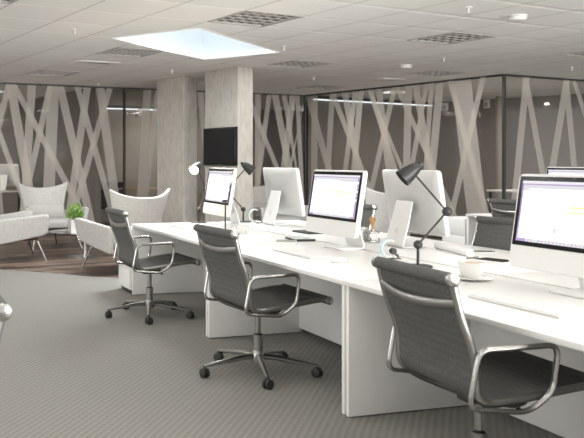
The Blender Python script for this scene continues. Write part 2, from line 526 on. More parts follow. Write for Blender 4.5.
mb = MB(); mb.box((0, 0, -.006), (.62, .20, .012), .003); mb.build('frame', 'whiteplastic', vt)
mb = MB(); mb.box((.02, .02, -.014), (.34, .022, .006)); mb.build('slot', 'black', vt)
pn = thing('ceiling_vent', 'small white air vent panel in the ceiling before the side glass wall', 'vent', onceil(388, 79), YAW)
mb = MB(); mb.box((0, 0, -.006), (.5, .3, .012), .003); mb.build('frame', 'whiteplastic', pn)
mb = MB(); mb.box((0, 0, -.014), (.25, .10, .006)); mb.build('slot', 'grey_edge', pn)

# ------------------------------------------------------------------ glass walls with bands of film
def glass_wall(name, P, Q, label, bands, posts):
    d = (Q-P).normalized(); n = Vector((d.y, -d.x, 0))    # towards the room
    root = bpy.data.objects.new(name, None); C.objects.link(root); root['kind'] = 'structure'; root['label'] = label
    mb = MB(); mb.quad((P, Q, Q+Vector((0, 0, CEIL)), P+Vector((0, 0, CEIL))))
    o = mb.build('glass', 'glass', root, smooth=False, recalc=False)
    mb = MB(); off = .004
    for (tx, ty, bx, by, w) in bands:
        a = onplane(tx, P, d); b = onplane(bx, P, d)
        za = EYE-(ty-HZ)/F_PX*a.y; zb = EYE-(by-HZ)/F_PX*b.y
        sa = (a-P).dot(d); sb = (b-P).dot(d)
        k = (sb-sa)/(zb-za)
        # widths in image px -> metres along wall
        wa = (onplane(tx+w/2, P, d)-onplane(tx-w/2, P, d)).length; wb = (onplane(bx+w/2, P, d)-onplane(bx-w/2, P, d)).length
        z1, z0 = CEIL-.02, .03
        L = (Q-P).length
        def pt(z, e):
            s = sa+(z-za)*k; ww = wa+(wb-wa)*(z-za)/(zb-za)
            s = max(0.01, min(L-.01, s+e*ww/2))
            q = P+d*s+n*off; return Vector((q.x, q.y, z))
        mb.quad((pt(z0, -1), pt(z0, 1), pt(z1, 1), pt(z1, -1))); off += .0012
    mb.build('film_bands', 'film', root, smooth=False, recalc=False)
    mb = MB()
    ang = math.atan2(d.y, d.x); m = (P+Q)/2; L = (Q-P).length
    mb.box((m.x, m.y, CEIL-.016), (L, .05, .032), rot=ang); mb.box((m.x, m.y, .02), (L, .05, .04), rot=ang)
    mb.build('frame_rail', 'frame', root, smooth=False)
    for px in posts:
        q = onplane(px, P, d) if isinstance(px, (int, float)) else px
        mb = MB(); mb.box((q.x, q.y, CEIL/2), (.036, .05, CEIL-.02), rot=ang); mb.build('frame_post', 'frame', root, smooth=False)
    return root
def B75(l):   # crop at (0,75), 4.171 per px
    return [(x0/4.171, 75+y0/4.171, x1/4.171, 75+y1/4.171, w/4.171) for x0, y0, x1, y1, w in l]
def BX(l, ox, oy, k): return [(ox+x0/k, oy+y0/k, ox+x1/k, oy+y1/k, w/k) for x0, y0, x1, y1, w in l]
backb = B75([(35, 50, -2, 190, 26), (45, 50, 108, 400, 38), (132, 50, 108, 435, 34), (62, 50, 268, 435, 28), (208, 50, 122, 435, 25), (222, 50, 205, 435, 48),
             (250, 50, 338, 435, 34), (322, 50, 430, 435, 26), (362, 60, 308, 435, 30), (455, 60, 346, 435, 26), (418, 60, 468, 435, 36), (0, 255, 66, 435, 24),
             (-60, 50, -20, 435, 40), (-110, 50, -60, 435, 30)])
backb += BX([(70, 115, 50, 435, 32), (112, 125, 76, 435, 22), (292, 120, 305, 260, 24)], 130, 65, 4.171)
backb += BX([(118, 90, 78, 400, 20), (72, 100, 70, 435, 24), (55, 150, 150, 385, 20), (145, 95, 190, 330, 28), (185, 95, 268, 320, 22), (215, 100, 180, 380, 26),
             (236, 95, 246, 300, 18), (266, 170, 213, 385, 20)], 240, 75, 4.171)
wb = glass_wall('wall_back', KL, K1, 'long back glass partition with slanting frosted bands behind the pillars', backb, [124.3, -60, K1])
sideb = BX([(288, 95, 380, 425, 26), (312, 90, 310, 435, 26), (385, 85, 366, 435, 22), (396, 100, 522, 425, 22), (440, 80, 472, 260, 26), (482, 75, 441, 390, 20),
            (505, 72, 478, 390, 24), (545, 70, 584, 165, 16)], 240, 75, 4.171)
sideb += BX([(3, 85, 108, 420, 22), (40, 85, 66, 300, 26), (102, 85, 22, 435, 22), (162, 80, 156, 380, 30), (122, 85, 272, 420, 22), (195, 75, 243, 340, 28), (236, 75, 182, 380, 20),
             (259, 70, 244, 300, 20), (294, 68, 264, 400, 32), (384, 50, 430, 435, 82), (340, 55, 445, 435, 24), (472, 45, 383, 435, 24)], 370, 70, 4.171)
ws = glass_wall('wall_side', K1, K2, 'side glass partition with slanting frosted bands running forward to the right', sideb, [K2])
rightb = BX([(322, 50, 285, 430, 30), (322, 55, 390, 430, 26), (502, 50, 440, 430, 30), (500, 50, 535, 430, 26), (538, 55, 590, 220, 20), (640, 50, 600, 430, 28)], 454, 70, 4.47)
wr = glass_wall('wall_right', K2, KR, 'right glass partition with paired slanting frosted bands', rightb, [KR])

# rooms behind the glass
def wall(name, P, Q, mat, th=.1, label=None, h=CEIL-.003, z0=.0):
    d = (Q-P).normalized(); m = (P+Q)/2
    mb = MB(); mb.box((m.x, m.y, (z0+h)/2), ((Q-P).length, th, h-z0), rot=math.atan2(d.y, d.x))
    o = struct(name, mb, mat, smooth=False)
    if label: o['label'] = label
    return o
off = nBack*4.6
wall('wall_rear', KL+off, K1+off+dBack*7.0, 'midwall')
pA = onplane(99.5, KL, dBack); dA = Vector((DB[0], DB[1], 0))
wall('wall_partition', pA+dA*.06, pA+dA*4.5, 'darkwall', .12)
R1 = Vector((7.25, 19.5, 0))
wall('wall_rear_side', K1+dBack*.06+nBack*.02, R1, 'darkwall')
wall('wall_rear_right', R1, R1+(Vector((9.4, 16.9, 0))-R1).normalized()*7.5, 'darkwall')
pil = thing('pilaster', 'narrow light grey pilaster behind the glass corner at right', 'pillar', (onplane(500, K2, -nRight)+Vector((0,0,0)))) if False else None
q = K2+Vector((.30, .85, 0)); q = Vector((at(500.2, 0, 17.6).x, 17.6, 0))
mb = MB(); mb.box((q.x, q.y, (CEIL-.005)/2), (.14, .12, CEIL-.005)); tag(mb.build('pilaster', 'midwall', smooth=False), 'narrow grey upright post behind the glass corner at right', 'pillar')
# cove light strips (fixtures on the rear walls)
M['cove'] = emit('cove_light', (.85, .93, 1.0), 1.6)
def cove(P, Q, n, lab):
    d = (Q-P).normalized(); m = (P+Q)/2+n*.09
    r = thing('strip_light', lab, 'strip light', (m.x, m.y, CEIL-.09), math.atan2(d.y, d.x), 'strip lights behind the glass')
    mb = MB(); mb.box((0, 0, 0), ((Q-P).length, .04, .022)); mb.build('tube', 'cove', r, smooth=False)
    mb = MB(); mb.box((0, 0, .03), ((Q-P).length, .07, .02)); mb.build('bracket', 'frame', r, smooth=False)
Pc = K1+dBack*.15; dd = (R1-K1).normalized(); nn = Vector((dd.y, -dd.x, 0))
cove(Pc, R1-dd*.25, nn, 'long bright strip light on the rear wall behind the side glass')
c1 = onplane(104, KL+off, dBack); c2 = onplane(160, KL+off, dBack)
cove(c1, c2, -nBack, 'bright strip light on the rear wall left of the pillars')

# things behind the glass
def wallbox(px, py, d, lab, w=.16, h=.2, rz=0):
    p = at(px, py, d)
    r = thing('wall_speaker', lab, 'speaker', p, rz, 'white speakers on the rear walls')
    mb = MB(); mb.box((0, 0, 0), (w, .1, h), .01); mb.build('cabinet', 'whiteplastic', r)
    mb = MB(); mb.box((0, -.052, -.02), (w*.7, .006, h*.55), .002); mb.build('grille', 'grey_edge', r)
wd = (Vector((9.4, 16.9, 0))-R1).normalized()
def onwall(px, py, P, d, n, e=.11):
    q = onplane(px, P, d)+n*e; return q.y
wallbox(444.5, 106.8, onwall(444.5, 0, R1, wd, Vector((wd.y, -wd.x, 0))), 'small white speaker on the rear wall behind the side glass, the left of two', .18, .18, math.atan2(wd.y, wd.x))
wallbox(487, 104, onwall(487, 0, R1, wd, Vector((wd.y, -wd.x, 0))), 'small white speaker on the rear wall beside the glass corner, the right of two', .13, .2, math.atan2(wd.y, wd.x))
wallbox(139.5, 112.5, onwall(139.5, 0, KL+off, dBack, -nBack), 'small white speaker on the rear wall left of the pillars', .12, .17, math.atan2(dBack.y, dBack.x))
M['spotemit'] = emit('spot_lens', (1, .97, .9), 8.0)
sr = thing('wall_lamp', 'small bright lamp on the dark wall behind the right glass', 'lamp', at(547, 103.6, onwall(547, 0, R1, wd, Vector((wd.y, -wd.x, 0)), .08)), math.atan2(wd.y, wd.x))
mb = MB(); mb.box((0, .01, 0), (.1, .05, .05), .008); mb.build('housing', 'whiteplastic', sr)
mb = MB(); mb.box((0, -.02, -.01), (.085, .02, .03), .004); mb.build('lens', 'spotemit', sr)

def simple_desk(name, lab, loc, rz, L, D, topm, h=.73, group=None):
    r = thing(name, lab, 'desk', loc, rz, group)
    mb = MB(); mb.box((0, 0, h-.015), (L, D, .03), .004); mb.build('tabletop', topm, r)
    for sx in (-1, 1):
        for sy in (-1, 1):
            mb = MB(); mb.box((sx*(L/2-.05), sy*(D/2-.05), (h-.03)/2), (.04, .04, h-.03), .004); mb.build('leg', 'darkmetal', r)
    return r
q = onz(146, 188.6, .76)
simple_desk('meeting_table', 'pale wood table seen through the glass left of the pillars', (q.x, q.y+.2, 0), math.atan2(dBack.y, dBack.x), 1.5, .7, 'table_wood', .76)
q = onz(17, 180.5, .74)
simple_desk('rear_desk', 'small white desk seen through the left glass wall', (-2.9, 17.3, 0), math.atan2(dBack.y, dBack.x)+.2, 1.3, .7, 'white', .74)
q = Vector((at(505, 0, 15.2).x, 15.2, 0))
simple_desk('rear_desk', 'white desk behind the glass corner at right, left of the big screen', (q.x+.35, q.y, 0), math.atan2(dRight.y, dRight.x), 1.3, .6, 'white', .83)

# ------------------------------------------------------------------ pillars + television
def pillar(pm, pl, pr, lab):
    m, l, r = onceil(*pm), onceil(*pl), onceil(*pr)
    a = (l-m); a.z = 0; b = (r-m); b.z = 0
    dA_ = Vector((DB[0], DB[1], 0)); dB_ = Vector((DA[0], DA[1], 0))
    la, lb = a.length, b.length
    base = Vector((m.x, m.y, 0))+dA_*la/2+dB_*lb/2
    c4 = [Vector((0, 0, 0)), b, a+b, a]
    c4 = [q+Vector((m.x-base.x, m.y-base.y, 0)) for q in c4]
    mb = MB(); mb.prism(c4, .004, CEIL-.004)
    o = mb.build('pillar', 'concrete', bevel=.008); o.location = (base.x, base.y, .001)
    tag(o, lab, 'pillar', 'concrete pillars')
    return Vector((m.x, m.y, 0)), a.normalized(), b.normalized(), la, lb
pillar((183.5, 75.8), (157.1, 79.9), (197, 77), 'left concrete pillar, farther back, with no screen on it')
pm_, pdA, pdB, pla, plb = pillar((237.9, 65.8), (205, 71.7), (253, 67.6), 'right concrete pillar, nearer, carrying the black television')
tv_c = pm_+pdA*(pla/2-.02)-pdB*.045
dmid = (pm_+pdA*pla/2).y
ztop = EYE-(127.8-HZ)/F_PX*dmid; zbot = EYE-(165.5-HZ)/F_PX*dmid
tv = thing('television', 'black flat television mounted on the right concrete pillar', 'television', (tv_c.x, tv_c.y, (ztop+zbot)/2), math.atan2(-pdA.x, pdA.y))
hh = (ztop-zbot)
mb = MB(); mb.box((.005, 0, 0), (.05, pla-.03, hh), .006); mb.build('casing', 'tvframe', tv)
mb = MB(); mb.box((-.0205, 0, .01), (.003, pla-.07, hh-.07)); mb.build('screen', 'bezel', tv)
mb = MB(); mb.box((-.0215, 0, -hh/2+.012), (.004, .06, .006)); mb.build('indicator', 'grey_edge', tv)
mb = MB(); mb.box((.034, 0, 0), (.02, .3, .25)); mb.build('mount', 'darkmetal', tv)

# ------------------------------------------------------------------ desks
def desk_tree():
    # local: x along the row (away), y from front edge back, origin at front corner on the floor
    r = thing('workstation_desk', 'x', 'desk', group='white bench desks')
    L, D = 1.995, .925
    
    mb = MB(); mb.box((L/2, D/2, DESK_Z-.013), (L, D, .026), .003); mb.build('tabletop', 'white', r)
    for sx in (.019, L-.019):
        mb = MB(); mb.box((sx, .41, (DESK_Z-.026)/2+.004), (.028, .79, DESK_Z-.034), .002); mb.build('end_panel', 'white', r)
    mb = MB(); mb.box((L/2, .79, .37), (L-.066, .02, .655), .002); mb.build('modesty_panel', 'white', r)
    return r
def place_desk(s, t, flip, lab, firstd=[None]):
    p = row(s, t); rz = AL+PI/2
    if firstd[0] is None:
        d = firstd[0] = desk_tree(); d.location = p; d.rotation_euler = (0, 0, 0)
        d['label'] = lab
    else: d = dup(firstd[0], p, 0, lab)
    # x axis -> U ; y axis -> V  (mirror free: use rotation and start from the far corner)
    return d, p
def set_desk(d, s, t, back=False):
    # front row: local y must point along V, local x along -U  (right handed: x × y = z)
    if not back:
        p = row(s+1.9975+.027, t-.008); d.location = p; d.rotation_euler = (0, 0, math.atan2(-U.y, -U.x))
    else:
        p = row(s+.0025+.027, t); d.location = p; d.rotation_euler = (0, 0, math.atan2(U.y, U.x))
for s, t, back, lab in [(-2, 0, False, 'white front desk nearest the camera, cut off by the right edge, with the coffee cup'),
                        (0, 0, False, 'white middle desk of the front row, under the fully visible bright screen'),
                        (2, 0, False, 'white front desk at the far left end of the row'),
                        (-2, 1.88, True, 'white rear-side desk opposite the nearest desk at the right edge'),
                        (0, 1.88, True, 'white rear-side desk holding the large screen turned away and the chrome stamp'),
                        (2, 1.88, True, 'white rear-side desk at the far end holding the smaller turned-away screen'),
                        (2.44, 4.33, False, 'white desk of the second row seen behind, with a dark chair at it'),
                        (.44, 4.33, False, 'white desk of the second row hidden mostly behind the right screen')]:
    d, _ = place_desk(s, t, back, lab); set_desk(d, s, t, back)
    if s == 2:
        d.scale = (1.05, 1, 1)
        if not back: d.location = d.location+U*.10
# cable channel between the two rows
mb = MB(); mb.box((0, 0, 0), (.024, 5.96, .05)); o = mb.build('cable_channel', 'grey_edge', smooth=False)
o.location = row(1.0, .94, DESK_Z-.06); o.rotation_euler = (0, 0, AL); tag(o, 'long grey cable channel in the gap between the two desk rows', 'cable channel')
def pedestal(s, t, lab, first=[None]):
    if first[0] is None:
        r = first[0] = thing('pedestal_cabinet', lab, 'cabinet', group='white desk-end cabinets')
        mb = MB(); mb.box((0, .30, .355), (.44, .60, .62), .004); mb.build('carcass', 'white', r)
        mb = MB(); mb.box((0, .30, .022), (.40, .56, .04)); mb.build('plinth', 'black', r)
        for k in range(3):
            mb = MB(); mb.box((0, -.006, .150+k*.205), (.425, .012, .198), .002); dr = mb.build('drawer', 'white', r)
    else: r = dup(first[0], (0, 0, 0), 0, lab)
    p = row(s, t); r.location = p; r.rotation_euler = (0, 0, math.atan2(-U.y, -U.x))
pedestal(4.36, -.0, 'white drawer cabinet at the far left end of the front row')
pedestal(4.71, 4.35, 'white drawer cabinet at the end of the second row, behind the turned-away screen')

# ------------------------------------------------------------------ office chairs
def offset_profile(pts, e):
    out = []
    for i, p in enumerate(pts):
        a = pts[max(i-1, 0)]; b = pts[min(i+1, len(pts)-1)]; t = (b-a); t = Vector((t.x, 0, t.z)).normalized()
        out.append(p+Vector((-t.z, 0, t.x))*e)
    return out
def sling(mb, pts, w, th, rib, amp):
    acc = 0; n = len(pts); outer = []; inner = []
    for i, p in enumerate(pts):
        if i: acc += (pts[i]-pts[i-1]).length
        a = pts[max(i-1, 0)]; b = pts[min(i+1, n-1)]; t = (b-a).normalized(); nn = Vector((-t.z, 0, t.x))
        k = th/2+amp*abs(math.sin(PI*acc/rib))
        outer.append(p+nn*k); inner.append(p-nn*k)
    loop = outer+inner[::-1]
    NY = 6
    rings = [[mb.bm.verts.new((q.x, -w+2*w*j/NY, q.z)) for q in loop] for j in range(NY+1)]
    m = len(loop)
    for j in range(NY):
        for i in range(m):
            mb.bm.faces.new((rings[j][i], rings[j][(i+1) % m], rings[j+1][(i+1) % m], rings[j+1][i]))
    mb.bm.faces.new(rings[0]); mb.bm.faces.new(rings[-1][::-1])
def resample(pts, step):
    out = [pts[0]]; acc = 0
    for a, b in zip(pts, pts[1:]):
        L = (b-a).length; t = 0
        while acc+L-t >= step:
            t += step-acc; acc = 0; out.append(a.lerp(b, min(1, t/L)))
        acc += L-t
    out.append(pts[-1]); return out
W = .270
PB = spline([(-.302, 0, .924), (-.287, 0, .86), (-.262, 0, .77), (-.226, 0, .68), (-.206, 0, .60), (-.203, 0, .54), (-.198, 0, .495), (-.172, 0, .462), (-.12, 0, .452),
             (-.03, 0, .460), (.08, 0, .474), (.19, 0, .488), (.28, 0, .497), (.345, 0, .497)], 10)
def chair_tree():
    r = thing('office_chair', 'x', 'chair', group='charcoal office chairs')
    PR = resample(PB, .006)
    kb = min(range(len(PR)), key=lambda i: (PR[i]-Vector((-.172, 0, .462))).length)
    mb = MB(); sling(mb, PR[:kb+1], W-.008, .010, .034, .0022); bk = mb.build('backrest', 'mesh', r)
    mb = MB(); sling(mb, PR[kb+1:], W-.008, .012, .034, .0022); st = mb.build('seat', 'mesh', r)
    # rolls at top and front
    mb = MB(); mb.tube([(-.304, -W-.004, .924), (-.304, W+.004, .924)], .026, 16); roll = mb.build('top_roll', 'mesh', bk)
    mb = MB(); mb.tube([(.352, -W-.004, .492), (.352, W+.004, .492)], .026, 16); mb.build('front_roll', 'mesh', st)
    for sy in (-1, 1):
        y = sy*(W+.004)
        pts = [(p.x, y, p.z) for p in resample(PB, .02)]
        mb = MB(); mb.tube(pts, .0155, 10, flat=((0, 1, 0), .75))
        mb.build('side_rail', 'alu', r)
        for x, z, par in ((-.304, .924, bk), (.352, .492, st)):
            mb = MB(); mb.tube([(x, y-sy*.004, z), (x, y+sy*.014, z), (x, y+sy*.018, z)], [.0265, .0265, .020], 16); mb.build('end_cap', 'chrome', par)
        ya = sy*(W+.030)
        loop = fillet([(-.208, ya, .662), (.120, ya+sy*.012, .672), (.102, ya+sy*.004, .490), (.0, ya-sy*.004, .418), (-.248, ya-sy*.004, .445)], .048, 7, True)
        mb = MB(); mb.tube(loop,   .0105, 10, closed=True, flat=((0, 1, 0), 1.15)); mb.build('armrest', 'chrome', r)
    # stretchers
    mb = MB()
    pts = []
    for i in range(13):
        a = -1+i/6; pts.append((-.283-.03*(1-a*a), a*W, .835-.022*(1-a*a)))
    mb.tube(pts, .014, 10, flat=((0, 0, 1), 1.3)); mb.build('back_stretcher', 'alu', r)
    mb = MB()
    pts = []
    for i in range(15):
        a = -1+i/7; pts.append((.0, a*W, .455-.055*(1-a*a)**.7 if abs(a) < 1 else .455))
    mb.tube(pts, .017, 10)
    pts = []
    for i in range(15):
        a = -1+i/7; pts.append((-.16+.12*(1-a*a), a*W, .445-.05*(1-a*a)**.7 if abs(a) < 1 else .445))
    mb.tube(pts, .013, 10)
    mb.box((.01, 0, .393), (.17, .10, .035), .012); mb.build('seat_bracket', 'darkmetal', r)
    mb = MB(); mb.tube([(.05, -.02, .395), (.06, -.12, .392), (.065, -.17, .388)], .006, 8); mb.build('tilt_lever', 'rubber', r)
    mb = MB(); mb.lathe([(0, .09), (.032, .09), (.032, .25), (.026, .255), (.020, .26), (.020, .39), (0, .39)]); mb.build('column', 'alu', r)
    mb = MB(); mb.lathe([(0, .075), (.045, .075), (.048, .10), (.040, .135), (.030, .15), (0, .15)])
    angs = [math.radians(-109+72*i) for i in range(5)]
    R = .374
    for a in angs:
        c, s_ = math.cos(a), math.sin(a)
        tb = [(c*q, s_*q, z) for q, z in ((.03, .112), (.12, .108), (.24, .092), (R-.03, .078), (R+.004, .074))]
        mb.tube(tb, [.026, .024, .019, .015, .012], 10, flat=((0, 0, 1), .75))
    mb.build('star_base', 'alu', r)
    for i, a in enumerate(angs):
        c, s_ = math.cos(a), math.sin(a); ra = a+(.6, 1.1, -.4, 2.0, .2)[i]
        mb = MB(); p = Vector((c*R, s_*R, 0)); ax = Vector((math.cos(ra), math.sin(ra), 0))
        rm = Matrix.Rotation(ra, 4, 'Z') @ Matrix.Rotation(PI/2, 4, 'Y')
        for k in (-1, 1):
            mb.lathe([(0, -.010), (.024, -.010), (.030, -.006), (.030, .006), (.024, .010), (0, .010)], p+ax*k*.015+Vector((0, 0, .031)), 18, rm)
        mb.tube([p+Vector((0, 0, .03)), p+Vector((0, 0, .078))], .008, 8)
        mb.box(p+Vector((0, 0, .048)), (.022, .03, .03), .006, rot=ra)
        mb.build('caster', 'rubber', r)
    return r
ch0 = chair_tree()
chairs = [((.12, 7.131, 0), .30, 'charcoal mesh office chair at the far left desk, smallest of three along the aisle'),
          ((.787, 5.209, 0), .341, 'charcoal mesh office chair at the middle desk, whole chair in view'),
          ((1.416, 3.332, 0), .207, 'charcoal mesh office chair nearest the camera, base cut off at the bottom right'),
          ((-.761, 2.54, 0), PI+AL, 'blurred office chair at the left edge, only its round rail end showing'),
          ((1.90, 7.86, 0), PI+AL+.12, 'charcoal office chair behind the chrome stamp, before the pale high-backed chair'),
          ((2.42, 5.82, 0), PI+AL+.04, 'charcoal office chair facing us across the rear desk, left of the large right screen'),
          (tuple(row(3.50, 4.40)), AL+.1, 'dark office chair at the second desk row, only its top showing beside the right screen')]
for i, (p, rz, lab) in enumerate(chairs):
    if i == 0: ch0.location = p; ch0.rotation_euler = (0, 0, rz); ch0['label'] = lab
    else: dup(ch0, p, rz, lab)

# ------------------------------------------------------------------ desktop computers
def m_screen():
    k = NT('screen_wallpaper'); co = k.coord()
    n1 = k.noise(3.0, 3, co); n2 = k.noise(6.0, 4, co)
    a = k.mix(n1, (.06, .04, .30), (.80, .35, .70)); b = k.mix(n2, a, (.75, .65, .95))
    e = k.n('ShaderNodeEmission'); k.l(b, e.inputs[0]); e.inputs[1].default_value = .9
    k.l(e.outputs[0], k.out.inputs[0]); return k.m
M['wallpaper'] = m_screen()
M['page'] = emit('page_white', (1, 1, 1), 1.5)
M['bar'] = emit('toolbar_grey', (.80, .80, .82), 1.0)
M['menu'] = emit('menu_bar', (.93, .90, .95), 1.0)
M['yellow'] = emit('highlight_yellow', (1.0, .95, .42), 1.1)
M['textgrey'] = emit('text_grey', (.82, .82, .84), 1.0)
M['ic1'] = emit('icon_blue', (.55, .62, .9), 1.0); M['ic2'] = emit('icon_red', (.9, .6, .62), 1.0); M['ic3'] = emit('icon_green', (.68, .8, .68), 1.0)
SCR_MATS = ['wallpaper', 'page', 'bar', 'menu', 'yellow', 'textgrey', 'ic1', 'ic2', 'ic3']
def imac_tree():
    # local +x = the way the screen faces, y to the viewer's right when looking at the screen is +y? (normal n, lateral l=(-ny,nx) => +y)
    r = thing('desktop_computer', 'x', 'computer', group='all-in-one desktop computers')
    Wd, z0, z1, k = .71, .101, .571, .16
    def sp(y, z, dep=0.0):
        return Vector((-k*(z-z0)-dep, y, z))
    # body : rounded rectangle front, gently bulging back
    def rr(w, h, rad, n=5):
        pts = []
        for cx_, cy_, a0 in ((w/2-rad, h/2-rad, 0), (-w/2+rad, h/2-rad, 90), (-w/2+rad, -h/2+rad, 180), (w/2-rad, -h/2+rad, 270)):
            for i in range(n+1):
                a = math.radians(a0+90*i/n); pts.append((cx_+rad*math.cos(a), cy_+rad*math.sin(a)))
        return pts
    H = z1-z0; zc = (z0+z1)/2
    layers = [(Wd-.006, H-.006, 0, .022), (Wd, H, .004, .024), (Wd, H, .030, .024), (Wd-.012, H-.012, .036, .02), (Wd-.16, H-.14, .052, .02), (Wd-.36, H-.28, .062, .02)]
    mb = MB(); rings = []
    for w, h, dep, rad in layers:
        rings.append([mb.bm.verts.new(sp(y, zc+z, dep)) for y, z in rr(w, h, rad)])
    n = len(rings[0])
    for li, (a, b) in enumerate(zip(rings, rings[1:])):
        for i in range(n):
            f = mb.bm.faces.new((a[i], a[(i+1) % n], b[(i+1) % n], b[i])); f.material_index = 0 if li < 3 else 1
    mb.bm.faces.new(rings[0][::-1]); f = mb.bm.faces.new(rings[-1]); f.material_index = 1
    body = mb.build('casing', ['whiteplastic', 'caseback'], r)
    zb = z0+.112
    def plate(y0, y1, za, zb_, dep): return [sp(y0, za, dep), sp(y1, za, dep), sp(y1, zb_, dep), sp(y0, zb_, dep)]
    mb = MB(); mb.slab(lambda u, v: sp((-1+2*u)*(Wd/2-.012), zb+(z1-.012-zb)*v, -.0012), 2, 2, .003)
    gl = mb.build('screen_border', 'bezel', r, smooth=False)
    y0, y1, za, zt = -Wd/2+.034, Wd/2-.034, zb+.022, z1-.034
    mb = MB()
    def q(i, a, b, c, d, dep):
        mb.mi = i; yy0 = y0+(y1-y0)*a; yy1 = y0+(y1-y0)*b
        mb.quad(plate(yy0, yy1, za+(zt-za)*c, za+(zt-za)*d, dep))
    q(0, 0, 1, 0, 1, -.0032)
    # viewer sees +y as image right when looking at screen from +x?  looking along -x, right is +y
    q(3, 0, 1, .955, 1, -.0036)
    q(1, .018, .962, .05, .935, -.0036)
    q(2, .018, .962, .84, .935, -.0040); q(1, .08, .6, .84, .875, -.0044)
    q(4, .50, .86, .585, .615, -.0040); q(4, .46, .72, .505, .53, -.0040)
    q(5, .30, .44, .61, .62, -.0040); q(5, .30, .42, .56, .57, -.0040); q(5, .52, .80, .44, .447, -.0040)
    q(5, .36, .39, .18, .26, -.0040)
    q(3, .10, .90, .0, .045, -.0040)
    for i in range(22):
        q(6+(i*7 % 3), .115+i*.0355, .138+i*.0355, .008, .038, -.0044)
    for i in range(5):
        q(6+(i % 3) if i % 2 else 1, .966, .992, .80-i*.10, .85-i*.10, -.0040)
    mb.build('screen', SCR_MATS, r, smooth=False, recalc=False)
    # stand: bent plate neck + foot
    path = fillet([(-.135, 0, .34), (-.175, 0, .18), (-.232, 0, .006), (-.03, 0, .006)], .03, 6)
    mb = MB(); a_ = []; b_ = []; hw = .118
    path = resample([Vector(p) for p in path], .012)
    def nrm(i):
        t = (path[min(i+1, len(path)-1)]-path[max(i-1, 0)]).normalized(); return Vector((-t.z, 0, t.x))
    rr_ = []
    for i, p in enumerate(path):
        w = hw*(.86+.14*min(1, i/18)); nn_ = nrm(i)*.005
        rr_.append([mb.bm.verts.new(p+nn_+Vector((0, -w, 0))), mb.bm.verts.new(p+nn_+Vector((0, w, 0))), mb.bm.verts.new(p-nn_+Vector((0, w, 0))), mb.bm.verts.new(p-nn_+Vector((0, -w, 0)))])
    for a, b in zip(rr_, rr_[1:]):
        for i in range(4): mb.bm.faces.new((a[i], a[(i+1) % 4], b[(i+1) % 4], b[i]))
    mb.bm.faces.new(rr_[0]); mb.bm.faces.new(rr_[-1][::-1])
    stn = mb.build('stand', 'satin', r, bevel=.002)
    c0 = Vector((-.196, 0, .12)); dirn = Vector((-.057, 0, -.174)).normalized(); nn_ = Vector((-dirn.z, 0, dirn.x))
    mb = MB(); mt = nn_.to_track_quat('Z', 'Y').to_matrix().to_4x4()
    for e in (1, -1):
        mb.lathe([(.016, -.002), (.024, -.002), (.024, .002), (.016, .002), (.016, -.002)], c0+nn_*.0055*e, 20, mt)
    mb.build('cable_ring', 'whiteplastic', stn)
    # small mark on the lower border: plain round dot for the power light
    mb = MB(); mb.slab(lambda u, v: sp((-.5+u)*.02, z1-.022+.006*v, -.003), 1, 1, .001); mb.build('camera_dot', 'darkmetal', gl, smooth=False)
    return r
im0 = imac_tree()
aU = math.atan2(V.y, V.x)
imacs = [((.78, 8.05), aU+math.radians(178.2), 'white desktop computer on the far left desk below the television, screen lit'),
         ((1.40, 5.88), aU+math.radians(179.9), 'white desktop computer on the middle front desk, bright screen fully visible'),
         ((2.005, 3.79), aU+math.radians(180.4), 'white desktop computer nearest the camera, large screen cut off by the right edge'),
         ((1.535, 8.14), aU+math.radians(1.6), 'white desktop computer turned away, the smaller one at the far rear desk'),
         ((2.13, 6.04), aU+math.radians(-1.6), 'white desktop computer turned away, the larger one behind the black ball-jointed lamp'),
         (tuple(row(3.68, 5.05)[:2]), aU+math.radians(180), 'desktop computer on the second desk row, top edge peeking above the right screen')]
for i, (p, rz, lab) in enumerate(imacs):
    loc = (p[0], p[1], DESK_Z)
    if i == 0: im0.location = loc; im0.rotation_euler = (0, 0, rz); im0['label'] = lab
    else: dup(im0, loc, rz, lab)

# ------------------------------------------------------------------ desk lamps
def desk_lamp(name, loc, rz, lab, lit=False, scale=1.0, aim=(-.74, .02, -.58)):
    r = thing(name, lab, 'lamp', loc, rz, 'black ball-jointed desk lamps')
    J1 = Vector((0, 0, .133)); J2 = Vector((.175, .0, .333)); J3 = Vector((-.035, 0, .575))
    mb = MB(); mb.lathe([(0, 0), (.085, 0), (.085, .006), (.078, .010), (0, .010)], seg=36); b = mb.build('base', 'black', r)
    mb = MB(); mb.tube([(0, 0, .01), J1], .009, 10); mb.build('stem', 'black', r)
    for J, rad in ((J1, .027), (J2, .030)):
        mb = MB(); mb.ball(J, rad); mb.build('ball_joint', 'black', r)
    mb = MB(); mb.tube([J1, J2], .006, 8); mb.build('arm', 'darkmetal', r)
    mb = MB(); mb.tube([J2, J3], .006, 8); mb.build('arm', 'darkmetal', r)
    dirn = Vector(aim).normalized(); mt = (dirn).to_track_quat('Z', 'Y').to_matrix().to_4x4()
    apex = J3+Vector((.02, 0, .02))-dirn*.03
    prof = [(0, -.022), (.014, -.022), (.018, -.014), (.018, .0), (.026, .004), (.034, .02), (.043, .05), (.054, .095), (.060, .145), (.058, .145), (.050, .095), (.039, .05), (.028, .02), (0, .012)]
    prof = [(a_*.92, b_*.92) for a_, b_ in prof]
    mb = MB(); mb.lathe(prof, apex, 28, mt); sh = mb.build('shade', 'black', r)
    mb = MB(); mb.ball(apex+dirn*.095, .028, 14); mb.build('bulb', 'bulb_on' if lit else 'whiteplastic', sh)
    if scale != 1: r.scale = (scale,)*3
    return r, apex+dirn*.17
M['bulb_on'] = emit('lit_bulb', (1, .86, .62), 60.0)
p = onz(418, 266.7, DESK_Z); desk_lamp('desk_lamp', (p.x, p.y, DESK_Z), 0, 'black ball-jointed desk lamp in front of the large turned-away screen')
